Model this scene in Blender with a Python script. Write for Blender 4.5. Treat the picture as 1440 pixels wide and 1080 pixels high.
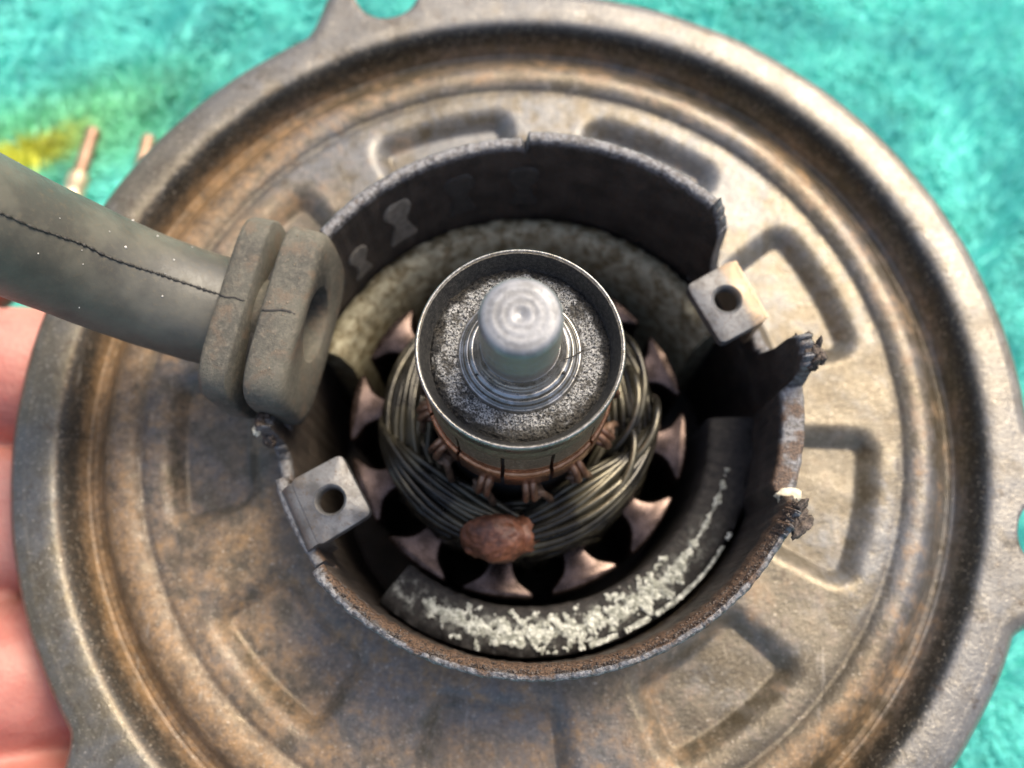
import bpy, bmesh, math, random
import numpy as np
from mathutils import Vector, Matrix, noise as mnoise

random.seed(7); rng = np.random.default_rng(7)
for o in list(bpy.data.objects): bpy.data.objects.remove(o)
sc = bpy.context.scene
COL = sc.collection
S = 0.001           # everything below is written in millimetres
ZO = 95.0           # the top of the commutator stands 95 mm above the towel
PI = math.pi
rad, cosd, sind = math.radians, (lambda d: math.cos(math.radians(d))), (lambda d: math.sin(math.radians(d)))

# ------------------------------------------------------------------ camera
cam_d = bpy.data.cameras.new('camera'); cam = bpy.data.objects.new('camera', cam_d); COL.objects.link(cam)
cam.location = (-1.443*S, -32.794*S, (98.702+ZO)*S)
cam.rotation_euler = (math.atan2(0.27497509, 0.96145135), 0, 0)
cam_d.sensor_width = 36; cam_d.lens = 1274/1440*36
cam_d.clip_start = 0.004; cam_d.clip_end = 20
cam_d.dof.use_dof = True; cam_d.dof.focus_distance = 0.108; cam_d.dof.aperture_fstop = 14.0
cam_d.dof.aperture_blades = 0
sc.camera = cam
# ------------------------------------------------------------------ sky and sun
SUN_AZ, SUN_EL = 52, 52            # azimuth counted from +x towards +y
w = bpy.data.worlds.new('World'); sc.world = w; w.use_nodes = True
nt = w.node_tree; bg = nt.nodes['Background']
sky = nt.nodes.new('ShaderNodeTexSky'); sky.sky_type = 'NISHITA'; sky.sun_disc = False
sky.sun_elevation = rad(SUN_EL); sky.sun_rotation = rad(90-SUN_AZ)
sky.air_density = 1.0; sky.dust_density = 4.0; sky.ozone_density = 1.0
nt.links.new(sky.outputs[0], bg.inputs[0]); bg.inputs[1].default_value = 0.15
sun_d = bpy.data.lights.new('sun', 'SUN'); sun = bpy.data.objects.new('sun', sun_d); COL.objects.link(sun)
sun_d.energy = 2.2; sun_d.angle = rad(28); sun_d.color = (1.0, 0.88, 0.68)
dv = Vector((cosd(SUN_AZ)*cosd(SUN_EL), sind(SUN_AZ)*cosd(SUN_EL), sind(SUN_EL)))
sun.rotation_euler = dv.to_track_quat('Z', 'Y').to_euler(); sun.location = dv*2
sc.view_settings.view_transform = 'Standard'; sc.view_settings.look = 'None'
sc.view_settings.gamma = 1; sc.view_settings.use_curve_mapping = False
sc.view_settings.exposure = 0.93
sc.render.engine = 'CYCLES'
try: sc.cycles.max_bounces = 8
except Exception: pass

# ------------------------------------------------------------------ material helpers
class G:
    """small wrapper that writes node graphs; coordinates are object coordinates in mm"""
    def __init__(s, name):
        s.m = bpy.data.materials.new(name); s.m.use_nodes = True
        s.t = s.m.node_tree; s.n = s.t.nodes; s.l = s.t.links
        s.b = s.n['Principled BSDF']
        tc = s.n.new('ShaderNodeTexCoord'); mp = s.n.new('ShaderNodeMapping')
        mp.inputs['Scale'].default_value = (1000, 1000, 1000)
        s.l.new(tc.outputs['Object'], mp.inputs[0]); s.co = mp.outputs[0]
        s._sep = None
    def put(s, sock, v):
        if hasattr(v, 'is_linked') or hasattr(v, 'links'): s.l.new(v, sock)
        elif isinstance(v, (tuple, list)) and len(v) == 3 and sock.type == 'RGBA': sock.default_value = (*v, 1)
        else: sock.default_value = v
    def noise(s, scale, detail=4, rough=.55, dist=0, stretch=None):
        n = s.n.new('ShaderNodeTexNoise'); n.inputs['Scale'].default_value = scale
        n.inputs['Detail'].default_value = detail; n.inputs['Roughness'].default_value = rough
        n.inputs['Distortion'].default_value = dist
        co = s.co
        if stretch:
            mp = s.n.new('ShaderNodeMapping'); mp.inputs['Scale'].default_value = stretch
            s.l.new(s.co, mp.inputs[0]); co = mp.outputs[0]
        s.l.new(co, n.inputs['Vector']); return n.outputs[0]
    def vor(s, scale, feat='F1', out=0):
        n = s.n.new('ShaderNodeTexVoronoi'); n.feature = feat; n.inputs['Scale'].default_value = scale
        s.l.new(s.co, n.inputs['Vector']); return n.outputs[out]
    def math(s, op, a, b=0.0, c=None):
        n = s.n.new('ShaderNodeMath'); n.operation = op; s.put(n.inputs[0], a); s.put(n.inputs[1], b)
        if c is not None: s.put(n.inputs[2], c)
        return n.outputs[0]
    def step(s, v, lo, hi, a=0.0, b=1.0):
        n = s.n.new('ShaderNodeMapRange'); n.interpolation_type = 'SMOOTHSTEP'
        s.put(n.inputs[0], v); n.inputs[1].default_value = lo; n.inputs[2].default_value = hi
        n.inputs[3].default_value = a; n.inputs[4].default_value = b; return n.outputs[0]
    def mix(s, f, a, b):
        n = s.n.new('ShaderNodeMix'); n.data_type = 'RGBA'; s.put(n.inputs[0], f)
        s.put(n.inputs[6], a); s.put(n.inputs[7], b); return n.outputs[2]
    def xyz(s):
        if not s._sep:
            n = s.n.new('ShaderNodeSeparateXYZ'); s.l.new(s.co, n.inputs[0]); s._sep = n.outputs
        return s._sep
    def radius(s, cx=0, cy=0):
        x, y, z = s.xyz()
        dx = s.math('SUBTRACT', x, cx); dy = s.math('SUBTRACT', y, cy)
        return s.math('SQRT', s.math('ADD', s.math('MULTIPLY', dx, dx), s.math('MULTIPLY', dy, dy)))
    def band(s, v, a, b, soft):      # 1 inside a..b
        return s.math('MULTIPLY', s.step(v, a-soft, a+soft), s.step(v, b-soft, b+soft, 1, 0))
    def bump(s, h, dist, strength=1.0, prev=None):
        n = s.n.new('ShaderNodeBump'); n.inputs['Distance'].default_value = dist*S
        n.inputs['Strength'].default_value = strength; s.put(n.inputs['Height'], h)
        if prev is not None: s.l.new(prev, n.inputs['Normal'])
        return n.outputs[0]
    def done(s, col, rough=.5, metal=0.0, normal=None, spec=None, **kw):
        s.put(s.b.inputs['Base Color'], col); s.put(s.b.inputs['Roughness'], rough); s.put(s.b.inputs['Metallic'], metal)
        if normal is not None: s.l.new(normal, s.b.inputs['Normal'])
        if spec is not None: s.put(s.b.inputs['Specular IOR Level'], spec)
        for k, v in kw.items(): s.put(s.b.inputs[k.replace('_', ' ')], v)
        return s.m

# ------------------------------------------------------------------ mesh helpers
def mk(name, verts, faces, mat, parent=None, smooth=True, org=(0, 0, 0), raw=False, mesh_only=False):
    v = np.asarray(verts, float)
    if not raw: v = (v + np.array([0, 0, ZO]) - np.asarray(org, float))*S
    me = bpy.data.meshes.new(name); me.from_pydata(v.tolist(), [], [tuple(map(int, f)) for f in faces])
    if smooth: me.polygons.foreach_set('use_smooth', [True]*len(me.polygons))
    me.update()
    if mat: me.materials.append(mat)
    if mesh_only: return me
    return link(name, me, parent)
def link(name, me, parent=None):
    o = bpy.data.objects.new(name, me); COL.objects.link(o)
    if parent: o.parent = parent
    return o
def tag(o, label=None, cat=None, group=None, kind=None):
    if label: o['label'] = label
    if cat: o['category'] = cat
    if group: o['group'] = group
    if kind: o['kind'] = kind
    return o
def empty(name, loc=(0, 0, 0)):
    o = bpy.data.objects.new(name, None); COL.objects.link(o); o.location = Vector(loc)*S
    o.empty_display_size = .01; return o
def sharp(o, ang=35):
    me = o.data if hasattr(o, 'data') else o
    me.set_sharp_from_angle(angle=rad(ang)); return o
def nz(x, y, z=0.0): return mnoise.noise(Vector((x, y, z)))
def fract(x, y, z=0.0, oct=4):
    s, a = 0, 1
    for i in range(oct): s += a*nz(x, y, z+i*7.3); x *= 2; y *= 2; z *= 2; a *= .55
    return s
def gridfaces(nu, nv, closed_u=False):
    f = []
    for i in range(nu if closed_u else nu-1):
        j = (i+1) % nu
        for k in range(nv-1): f.append((i*nv+k, j*nv+k, j*nv+k+1, i*nv+k+1))
    return f
def lathe(profile, n=96, c=(0, 0), jitter=None):
    """profile: list of (R, z) -> closed ring mesh; normals outward when the profile runs upwards on the outside"""
    v = []
    for i in range(n):
        t = 2*PI*i/n
        for k, (r, z) in enumerate(profile):
            if jitter: r, z = jitter(t, r, z, k)
            v.append((c[0]+r*math.cos(t), c[1]+r*math.sin(t), z))
    return v, gridfaces(n, len(profile), True)
def sector(profile, a0, a1, n, c=(0, 0), jitter=None):
    """closed cross-section swept from a0 to a1 (degrees), with end caps"""
    v = []; m = len(profile)
    for i in range(n+1):
        t = rad(a0+(a1-a0)*i/n)
        for k, (r, z) in enumerate(profile):
            if jitter: r, z = jitter(t, r, z, k)
            v.append((c[0]+r*math.cos(t), c[1]+r*math.sin(t), z))
    f = []
    for i in range(n):
        for k in range(m):
            q = (k+1) % m; f.append((i*m+k, (i+1)*m+k, (i+1)*m+q, i*m+q))
    f.append(tuple(range(m))); f.append(tuple(n*m+k for k in reversed(range(m))))
    return v, f
def sweep(path, radius, n=8, cap=True, wob=None):
    P = [Vector(p) for p in path]; m = len(P); v = []; f = []
    T = [(P[min(i+1, m-1)]-P[max(i-1, 0)]).normalized() for i in range(m)]
    up = Vector((0, 0, 1)) if abs(T[0].z) < .9 else Vector((1, 0, 0))
    N = (up-T[0]*up.dot(T[0])).normalized()
    for i in range(m):
        N = (N-T[i]*N.dot(T[i])).normalized(); B = T[i].cross(N)
        r = radius[i] if hasattr(radius, '__len__') else radius
        for k in range(n):
            a = 2*PI*k/n; rr = r*(1+(wob(i, a) if wob else 0))
            v.append(tuple(P[i]+N*(rr*math.cos(a))+B*(rr*math.sin(a))))
    for i in range(m-1):
        for k in range(n):
            q = (k+1) % n; f.append((i*n+k, i*n+q, (i+1)*n+q, (i+1)*n+k))
    if cap: f.append(tuple(reversed(range(n)))); f.append(tuple((m-1)*n+k for k in range(n)))
    return v, f
def spline(pts, n):
    """Catmull-Rom through the points"""
    P = [Vector(p) for p in pts]; P = [2*P[0]-P[1]]+P+[2*P[-1]-P[-2]]; out = []
    segs = len(P)-3
    for i in range(n):
        u = i/(n-1)*segs; k = min(int(u), segs-1); t = u-k
        a, b, c, d = P[k:k+4]
        out.append(.5*((2*b)+(c-a)*t+(2*a-5*b+4*c-d)*t*t+(3*b-a-3*c+d)*t**3))
    return out
def rough_lump(c, r, n=2, amp=.25, freq=.5, seed=0):
    bm = bmesh.new(); bmesh.ops.create_icosphere(bm, subdivisions=n, radius=1)
    v = []
    for q in bm.verts:
        d = q.co.normalized(); k = 1+amp*fract(d.x*freq*3+seed, d.y*freq*3, d.z*freq*3+seed*.7)
        v.append((c[0]+d.x*r[0]*k, c[1]+d.y*r[1]*k, c[2]+d.z*r[2]*k))
    f = [[x.index for x in p.verts] for p in bm.faces]; bm.free(); return v, f
def join(parts):
    v, f = [], []
    for a, b in parts:
        o = len(v); v += list(a); f += [tuple(i+o for i in q) for q in b]
    return v, f

# ------------------------------------------------------------------ materials
HC = (1.5, 0.0)          # the shell sits a little off the rotor's axis
def m_flange():
    g = G('worn_flange_steel'); r = g.radius(); x, y, z = g.xyz()
    big = g.noise(.03, 4, .6); mid = g.noise(.10, 7, .66, .5); mid2 = g.noise(.34, 7, .68); fine = g.noise(1.0, 5, .7); speck = g.noise(2.2, 3, .6); grit = g.noise(1.5, 4, .75)
    def wave(a, b, wa): return g.math('ADD', g.math('MULTIPLY', a, wa), g.math('MULTIPLY', b, 1-wa))
    rr = g.math('ADD', r, g.math('MULTIPLY', g.math('SUBTRACT', mid2, .5), 2.0))
    base = g.mix(g.step(wave(mid, mid2, .5), .38, .62), (.100, .080, .052), (.165, .142, .104))
    base = g.mix(g.step(wave(big, mid2, .6), .44, .58, 0, .85), base, (.150, .152, .155))
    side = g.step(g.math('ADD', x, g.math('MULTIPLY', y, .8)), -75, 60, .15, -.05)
    groove = g.band(rr, 59.5, 68.8, 1.2); lip = g.step(rr, 69.4, 70.6)
    bias = g.math('ADD', side, g.math('SUBTRACT', g.math('MULTIPLY', groove, .13), g.math('MULTIPLY', lip, .16)))
    rust_w = g.math('ADD', wave(mid, mid2, .5), bias)
    rmask = g.math('MULTIPLY', g.step(rust_w, .50, .74), g.step(fine, .2, .7, .5, 1))
    base = g.mix(g.math('MULTIPLY', rmask, .9), base, g.mix(g.step(wave(mid2, grit, .6), .38, .62), (.110, .065, .030), (.30, .168, .062)))
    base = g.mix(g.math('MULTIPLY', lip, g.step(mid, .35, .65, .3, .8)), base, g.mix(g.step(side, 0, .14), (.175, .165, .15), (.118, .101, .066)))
    # near-black band round the steep wall of the groove
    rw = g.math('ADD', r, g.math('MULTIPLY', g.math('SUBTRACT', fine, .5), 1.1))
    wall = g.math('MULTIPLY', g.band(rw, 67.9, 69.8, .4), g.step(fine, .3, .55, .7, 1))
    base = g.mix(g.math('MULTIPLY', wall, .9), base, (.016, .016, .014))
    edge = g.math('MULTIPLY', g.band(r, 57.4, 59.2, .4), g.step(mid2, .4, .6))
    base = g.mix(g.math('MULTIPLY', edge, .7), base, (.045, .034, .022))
    base = g.mix(g.step(speck, .62, .72, 0, .65), base, (.50, .44, .35))
    base = g.mix(g.step(speck, .37, .28, 0, .55), base, (.06, .048, .036))
    scr = g.noise(.35, 5, .75, 0, (1, .12, 1)); scr2 = g.noise(.3, 5, .75, 0, (.1, 1, 1)); base = g.mix(g.step(scr, .64, .70, 0, .35), base, (.36, .32, .26)); base = g.mix(g.step(scr2, .66, .72, 0, .3), base, (.05, .04, .03))
    dirt = g.step(g.noise(.45, 6, .72, .3), .56, .68, 0, .6); base = g.mix(dirt, base, (.075, .052, .034))
    base = g.mix(g.step(grit, .45, .28, 0, .6), base, (.045, .034, .025)); base = g.mix(g.step(grit, .56, .72, 0, .45), base, (.42, .36, .28))
    rough = g.math('ADD', g.math('MULTIPLY', rmask, .2), g.step(wave(mid2, fine, .5), .3, .7, .27, .46))
    bm = g.bump(mid2, .25, .35); bm = g.bump(fine, .12, .6, bm); bm = g.bump(speck, .09, .6, bm)
    return g.done(base, rough, g.step(rmask, 0, 1, .5, .05), bm)
def m_shell():
    g = G('rusty_shell_steel'); x, y, z = g.xyz()
    mid = g.noise(.22, 5, .6); fine = g.noise(1.5, 5, .7); sp = g.noise(4, 3, .6)
    r = g.radius(*HC)
    base = g.mix(g.step(mid, .35, .65), (.030, .025, .021), (.066, .053, .043))
    base = g.mix(g.step(fine, .52, .68, 0, .6), base, (.105, .062, .035))
    at = g.n.new('ShaderNodeAttribute'); at.attribute_name = 'below_rim'; top = g.step(g.math('SUBTRACT', at.outputs['Fac'], g.math('MULTIPLY', fine, 1.2)), -.1, .9, 1, 0)     # worn bare rim
    bare = g.mix(g.step(fine, .38, .62), (.095, .088, .084), (.235, .232, .235))
    rusty = g.mix(g.step(sp, .4, .6), (.045, .029, .021), (.135, .083, .052))
    south = g.math('ADD', g.math('ADD', g.step(g.math('SUBTRACT', g.math('MULTIPLY', x, .5), y), -8, 34, -.14, .12), g.math('MULTIPLY', g.step(r, 35.6, 37.0, .16, -.14), g.step(y, -4, -14))), g.noise(.35, 4, .6))
    rim = g.mix(g.step(south, .50, .66), bare, rusty)
    base = g.mix(top, base, rim)
    inner = g.step(r, 35.9, 36.3, 1, 0)
    bm = g.bump(fine, .25, .6); bm = g.bump(sp, .2, .7, bm)
    return g.done(base, g.step(fine, .3, .7, .42, .62), g.math('MULTIPLY', top, g.step(south, .50, .66, .6, .1)), bm)
def m_simple(name, c1, c2, scale, rough=.5, metal=0.0, bump=.1, fine=2.0, spec=None, **kw):
    g = G(name); a = g.noise(scale, 5, .6); b = g.noise(fine, 5, .7)
    col = g.mix(g.step(g.math('ADD', g.math('MULTIPLY', a, .6), g.math('MULTIPLY', b, .4)), .36, .64), c1, c2)
    return g.done(col, g.step(b, .3, .7, rough-.07, rough+.08), metal, g.bump(b, bump, .7), spec, **kw)
def m_tab():
    g = G('tab_steel'); a = g.noise(.35, 5, .6); b = g.noise(2.2, 5, .7); s = g.noise(1.2, 4, .6, 0, (1, 6, 1))
    col = g.mix(g.step(a, .38, .62), (.12, .113, .105), (.22, .216, .208))
    col = g.mix(g.step(b, .56, .70, 0, .8), col, (.12, .08, .05)); col = g.mix(g.step(g.noise(.7, 6, .75), .54, .66, 0, .65), col, (.085, .07, .055))
    col = g.mix(g.step(s, .63, .70, 0, .6), col, (.09, .08, .07))
    strip = g.math('MULTIPLY', g.step(g.math('ADD', g.radius(*HC), g.math('MULTIPLY', a, 2.0)), 33.2, 34.8), g.step(b, .3, .6, .5, 1)); col = g.mix(g.math('MULTIPLY', strip, g.step(g.xyz()[0], 0, 10, .15, .8)), col, (.34, .235, .135))
    return g.done(col, g.step(b, .3, .7, .34, .5), .55, g.bump(b, .10, .7))
def m_crust():
    g = G('white_corrosion'); b = g.noise(1.2, 5, .7)
    return g.done(g.mix(g.step(b, .4, .6), (.34, .35, .30), (.80, .81, .74)), .9, 0, g.bump(g.noise(5, 4, .7), .2, .8), .2)
def m_magnet():
    g = G('ferrite_magnet'); b = g.noise(1.1, 5, .7); c = g.noise(3.5, 4, .7); a = g.noise(.25, 4, .6)
    col = g.mix(g.step(b, .38, .66), (.010, .009, .009), (.032, .027, .024)); col = g.mix(g.step(c, .62, .72, 0, .5), col, (.10, .09, .08))
    x, y, z = g.xyz(); rr = g.math('ADD', g.radius(1.0, 0), g.math('MULTIPLY', g.math('SUBTRACT', b, .5), 3.5)); pw = g.noise(.7, 7, .78)
    bloom = g.math('MULTIPLY', g.math('MULTIPLY', g.band(rr, 29.6, 32.8, 1.2), g.step(g.math('ADD', y, g.math('MULTIPLY', a, 16.0)), -4, -16)), g.math('MULTIPLY', g.step(pw, .47, .66), g.step(z, ZO-39.0, ZO-37.6)))
    col = g.mix(g.math('MULTIPLY', bloom, .85), col, (.46, .47, .42))
    return g.done(col, .62, 0, g.bump(c, .25, .9, g.bump(b, .4, .7)))
def m_gold():
    g = G('yellowed_magnet'); b = g.noise(.55, 5, .65, .5); c = g.noise(2.8, 4, .7)
    col = g.mix(g.step(b, .36, .62), (.17, .130, .062), (.44, .40, .27)); col = g.mix(g.step(c, .60, .68, 0, .75), col, (.05, .04, .03))
    return g.done(col, .6, 0, g.bump(c, .2, .8, g.bump(b, .3, .6)))
def m_wire():
    g = G('enamelled_wire'); b = g.noise(.18, 3, .5); d = g.noise(.9, 4, .6)
    col = g.mix(g.step(b, .36, .64), (.026, .024, .020), (.095, .085, .058)); col = g.mix(g.step(d, .62, .72, 0, .6), col, (.015, .014, .013))
    return g.done(col, g.step(d, .3, .7, .12, .26), .55, g.bump(d, .08, .4))
def m_tooth():
    g = G('rotor_lamination'); b = g.noise(.4, 4, .6); c = g.noise(2.4, 4, .7)
    col = g.mix(g.step(b, .36, .64), (.038, .025, .020), (.088, .062, .054)); col = g.mix(g.step(c, .60, .72, 0, .6), col, (.05, .03, .024))
    return g.done(col, g.step(c, .3, .7, .18, .32), .8, g.bump(c, .03, .5))
def m_bar():
    g = G('commutator_copper'); x, y, z = g.xyz(); b = g.noise(1.0, 5, .65); c = g.noise(3.6, 5, .7, 0, (1, 1, .4))
    zz = g.math('ADD', z, g.math('MULTIPLY', b, 1.2))
    film = g.step(zz, ZO-13.8, ZO-12.6)       # carbon film where the brushes ran
    cop = g.mix(g.step(b, .35, .65), (.42, .20, .11), (.66, .37, .23))
    dark = g.mix(g.step(c, .38, .64), (.085, .058, .032), (.20, .148, .090)); dark = g.mix(g.step(c, .61, .69, 0, .7), dark, (.46, .41, .31))
    return g.done(g.mix(film, cop, dark), g.step(film, 0, 1, .26, .48), g.step(film, 0, 1, .95, .12), g.bump(c, .14, .7))
def m_ring():
    g = G('bright_ring_steel'); b = g.noise(2.0, 5, .7); c = g.noise(.5, 3, .6)
    col = g.mix(g.step(b, .4, .65), (.20, .19, .175), (.36, .35, .33)); col = g.mix(g.step(b, .60, .70, 0, .8), col, (.10, .085, .06)); col = g.mix(g.step(g.noise(.9, 6, .7), .5, .62, 0, .6), col, (.17, .145, .105)); zz = g.xyz()[2]; col = g.mix(g.step(g.math('ADD', zz, b), ZO-.2, ZO-1.0, 0, .85), col, (.13, .10, .065))
    return g.done(col, g.step(c, .3, .7, .22, .4), .8, g.bump(b, .05, .6))
def m_cupwall():
    g = G('sooty_ring_inside'); b = g.noise(2.6, 5, .75); c = g.noise(5.5, 3, .7)
    col = g.mix(g.step(b, .40, .66), (.010, .010, .010), (.050, .047, .042)); col = g.mix(g.step(c, .66, .74, 0, .6), col, (.20, .19, .17))
    return g.done(col, .6, .15, g.bump(c, .15, .9))
def m_porous():
    g = G('porous_bearing_metal'); v = g.vor(2.6); v2 = g.noise(4.0, 4, .7); a = g.noise(.45, 4, .6); r = g.radius()
    col = g.mix(g.step(v2, .40, .58), (.035, .035, .034), (.52, .515, .50))
    soot = g.step(g.math('ADD', r, g.math('MULTIPLY', a, 3.4)), 11.1, 11.9); col = g.mix(soot, col, (.022, .021, .020))
    y = g.xyz()[1]; low = g.step(g.math('ADD', g.math('MULTIPLY', a, 7.0), g.math('MULTIPLY', y, -1)), 11.6, 12.6)
    col = g.mix(g.math('MULTIPLY', low, .72), col, (.045, .040, .030)); col = g.mix(g.step(g.noise(.55, 6, .75), .49, .60, 0, .85), col, (.055, .048, .038))
    return g.done(col, .45, .35, g.bump(v2, .3, 1.0, g.bump(v, .35, .8)))
def m_turned(name='turned_steel', c1=(.20, .19, .165), c2=(.40, .39, .375), freq=9.0, rough=.3):
    g = G(name); r = g.radius(); x, y, z = g.xyz(); b = g.noise(1.6, 4, .65); a = g.noise(.5, 4, .6)
    s = g.math('SINE', g.math('MULTIPLY', g.math('ADD', g.math('ADD', r, g.math('MULTIPLY', z, .7)), g.math('MULTIPLY', b, .08)), freq))
    s2 = g.math('SINE', g.math('MULTIPLY', r, freq*2.37))
    h = g.math('ADD', g.math('MULTIPLY', s, .5), g.math('MULTIPLY', s2, .25))
    col = g.mix(g.step(g.math('ADD', a, g.math('MULTIPLY', s, .06)), .36, .62), c1, c2)
    col = g.mix(g.step(b, .62, .72, 0, .55), col, (.14, .11, .075))
    return g.done(col, g.step(b, .3, .7, rough-.06, rough+.12), .85, g.bump(h, .05, .8, g.bump(b, .05, .5)))
def m_shaft():
    g = G('worn_shaft_steel'); r = g.radius(); x, y, z = g.xyz(); b = g.noise(1.3, 5, .65); a = g.noise(.45, 3, .6); d = g.noise(3.4, 4, .7)
    s = g.math('SINE', g.math('MULTIPLY', g.math('ADD', r, g.math('MULTIPLY', b, .25)), 6.5))
    col = g.mix(g.step(g.math('ADD', a, g.math('MULTIPLY', s, .05)), .35, .62), (.15, .15, .152), (.235, .237, .245))
    side = g.step(g.math('ADD', z, b), ZO+9.3, ZO+10.3, 1, 0); col = g.mix(g.math('MULTIPLY', side, g.step(b, .3, .6, .45, .9)), col, (.24, .20, .15))
    col = g.mix(g.step(d, .68, .74, 0, .6), col, (.12, .10, .08))
    zs = g.math('SINE', g.math('MULTIPLY', z, 12.0))
    h = g.math('ADD', g.math('MULTIPLY', s, .5), g.math('MULTIPLY', zs, .2))
    return g.done(col, g.step(b, .3, .7, .42, .60), g.step(side, 0, 1, .45, .15), g.bump(h, .03, .6, g.bump(d, .05, .5)))
def m_rubber(name, dusty):
    g = G(name); a = g.noise(.12, 4, .6); b = g.noise(1.3, 5, .7); c = g.noise(5.0, 4, .7)
    col = g.mix(g.step(a, .35, .65), (.066, .062, .050), (.120, .112, .086))
    if dusty:
        col = g.mix(g.step(b, .45, .7, 0, .75), col, (.165, .145, .112)); col = g.mix(g.step(c, .64, .72, 0, .6), col, (.28, .235, .17))
        col = g.mix(g.step(g.noise(.3, 5, .7, .3), .50, .66, 0, .6), col, (.15, .105, .07)); pit = g.noise(2.6, 4, .75); col = g.mix(g.step(pit, .40, .30, 0, .6), col, (.03, .027, .022))
        return g.done(col, .68, 0, g.bump(pit, .12, .7, g.bump(c, .10, .8, g.bump(b, .12, .7))), .35)
    col = g.mix(g.step(c, .66, .74, 0, .35), col, (.22, .20, .16)); col = g.mix(g.step(b, .5, .75, 0, .45), col, (.15, .12, .075))
    return g.done(col, g.step(b, .3, .7, .36, .52), 0, g.bump(c, .03, .5, g.bump(b, .08, .5)), .5)
def m_skin():
    g = G('skin'); a = g.noise(.05, 3, .6); b = g.noise(.8, 5, .65); v = g.vor(1.1)
    col = g.mix(g.step(a, .35, .65), (.40, .125, .098), (.53, .235, .185)); col = g.mix(g.step(b, .5, .75, 0, .45), col, (.50, .125, .10))
    return g.done(col, .48, 0, g.bump(v, .18, .5, g.bump(b, .2, .5)), .4, Subsurface_Weight=.25, Subsurface_Scale=.004, Subsurface_Radius=(1.0, .35, .2))
def m_towel(pile):
    g = G('towel_pile' if pile else 'towel_weave'); a = g.noise(.045, 5, .62, .6); b = g.noise(.35, 5, .65); x, y, z = g.xyz()
    col = g.mix(g.step(g.math('ADD', g.math('MULTIPLY', a, .5), g.math('MULTIPLY', b, .5)), .36, .64), (.13, .60, .56), (.28, .86, .77))
    # yellow print running in from the edge, thinning to a faint green trail
    ln = g.math('SUBTRACT', y, g.math('ADD', g.math('MULTIPLY', x, .34), 122.0))
    ln = g.math('ADD', ln, g.math('MULTIPLY', g.math('SUBTRACT', b, .5), 9.0))
    wd = g.band(ln, -5.5, 4.0, 2.2)
    yel = g.math('MULTIPLY', wd, g.step(x, -98, -114, 0, .9)); tr = g.math('MULTIPLY', g.band(ln, -11, 14, 8.0), g.step(x, -62, -106, 0, .55))
    col = g.mix(tr, col, (.26, .55, .13)); col = g.mix(yel, col, (.58, .55, .03))
    m = g.done(col, .9, 0, None if pile else g.bump(b, 1.0, .6), .15, Sheen_Weight=.25)
    if pile:
        tr_ = g.n.new('ShaderNodeBsdfTranslucent'); g.put(tr_.inputs[0], col); mx = g.n.new('ShaderNodeMixShader'); mx.inputs[0].default_value = .42
        g.l.new(g.b.outputs[0], mx.inputs[1]); g.l.new(tr_.outputs[0], mx.inputs[2]); g.l.new(mx.outputs[0], g.n['Material Output'].inputs[0])
    return m
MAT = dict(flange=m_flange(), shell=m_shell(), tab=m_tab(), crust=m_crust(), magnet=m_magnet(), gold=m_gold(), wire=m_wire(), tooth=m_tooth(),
    bar=m_bar(), ring=m_ring(), cup=m_cupwall(), porous=m_porous(), turned=m_turned(), shaft=m_shaft(), rubber=m_rubber('black_rubber', False),
    dusty=m_rubber('dusty_rubber', True), skin=m_skin(), towel=m_towel(False), pile=m_towel(True),
    black=m_simple('dark_insulation', (.010, .010, .010), (.028, .025, .022), .4, .6),
    varnish=m_simple('red_brown_varnish', (.075, .030, .017), (.23, .088, .045), .5, .42, 0, .18, 1.6),
    tang=m_simple('tarnished_copper', (.16, .085, .05), (.40, .23, .15), .6, .34, .8, .1),
    lead=m_simple('burnt_lead', (.045, .028, .018), (.17, .10, .06), .8, .45, .3, .2),
    chunk=m_simple('flaky_rust', (.030, .022, .018), (.15, .115, .09), 1.2, .5, .3, .4, 2.6),
    patch=m_simple('grey_patch', (.12, .105, .08), (.24, .21, .165), .8, .8, 0, .2, 2.5),
    faint=m_simple('faint_grey_patch', (.032, .028, .023), (.060, .052, .043), .8, .7, 0, .2, 2.5),
    rod=m_simple('brown_rod_metal', (.22, .12, .07), (.42, .27, .18), .2, .4, .5, .05),
    ferrule=m_simple('pale_brass', (.52, .40, .24), (.72, .60, .42), .3, .35, .5, .05),
    pale=m_simple('pale_flake', (.45, .38, .26), (.75, .68, .52), .8, .7, 0, .1),
    gritty=m_simple('rust_grit', (.12, .08, .05), (.34, .27, .19), 1.5, .8, 0, .05),
    lint=m_simple('lint', (.55, .52, .46), (.75, .72, .66), .8, .8, 0, .05),
    seam=m_simple('rubber_seam', (.020, .018, .015), (.05, .044, .034), .7, .6, 0, .1))

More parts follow.
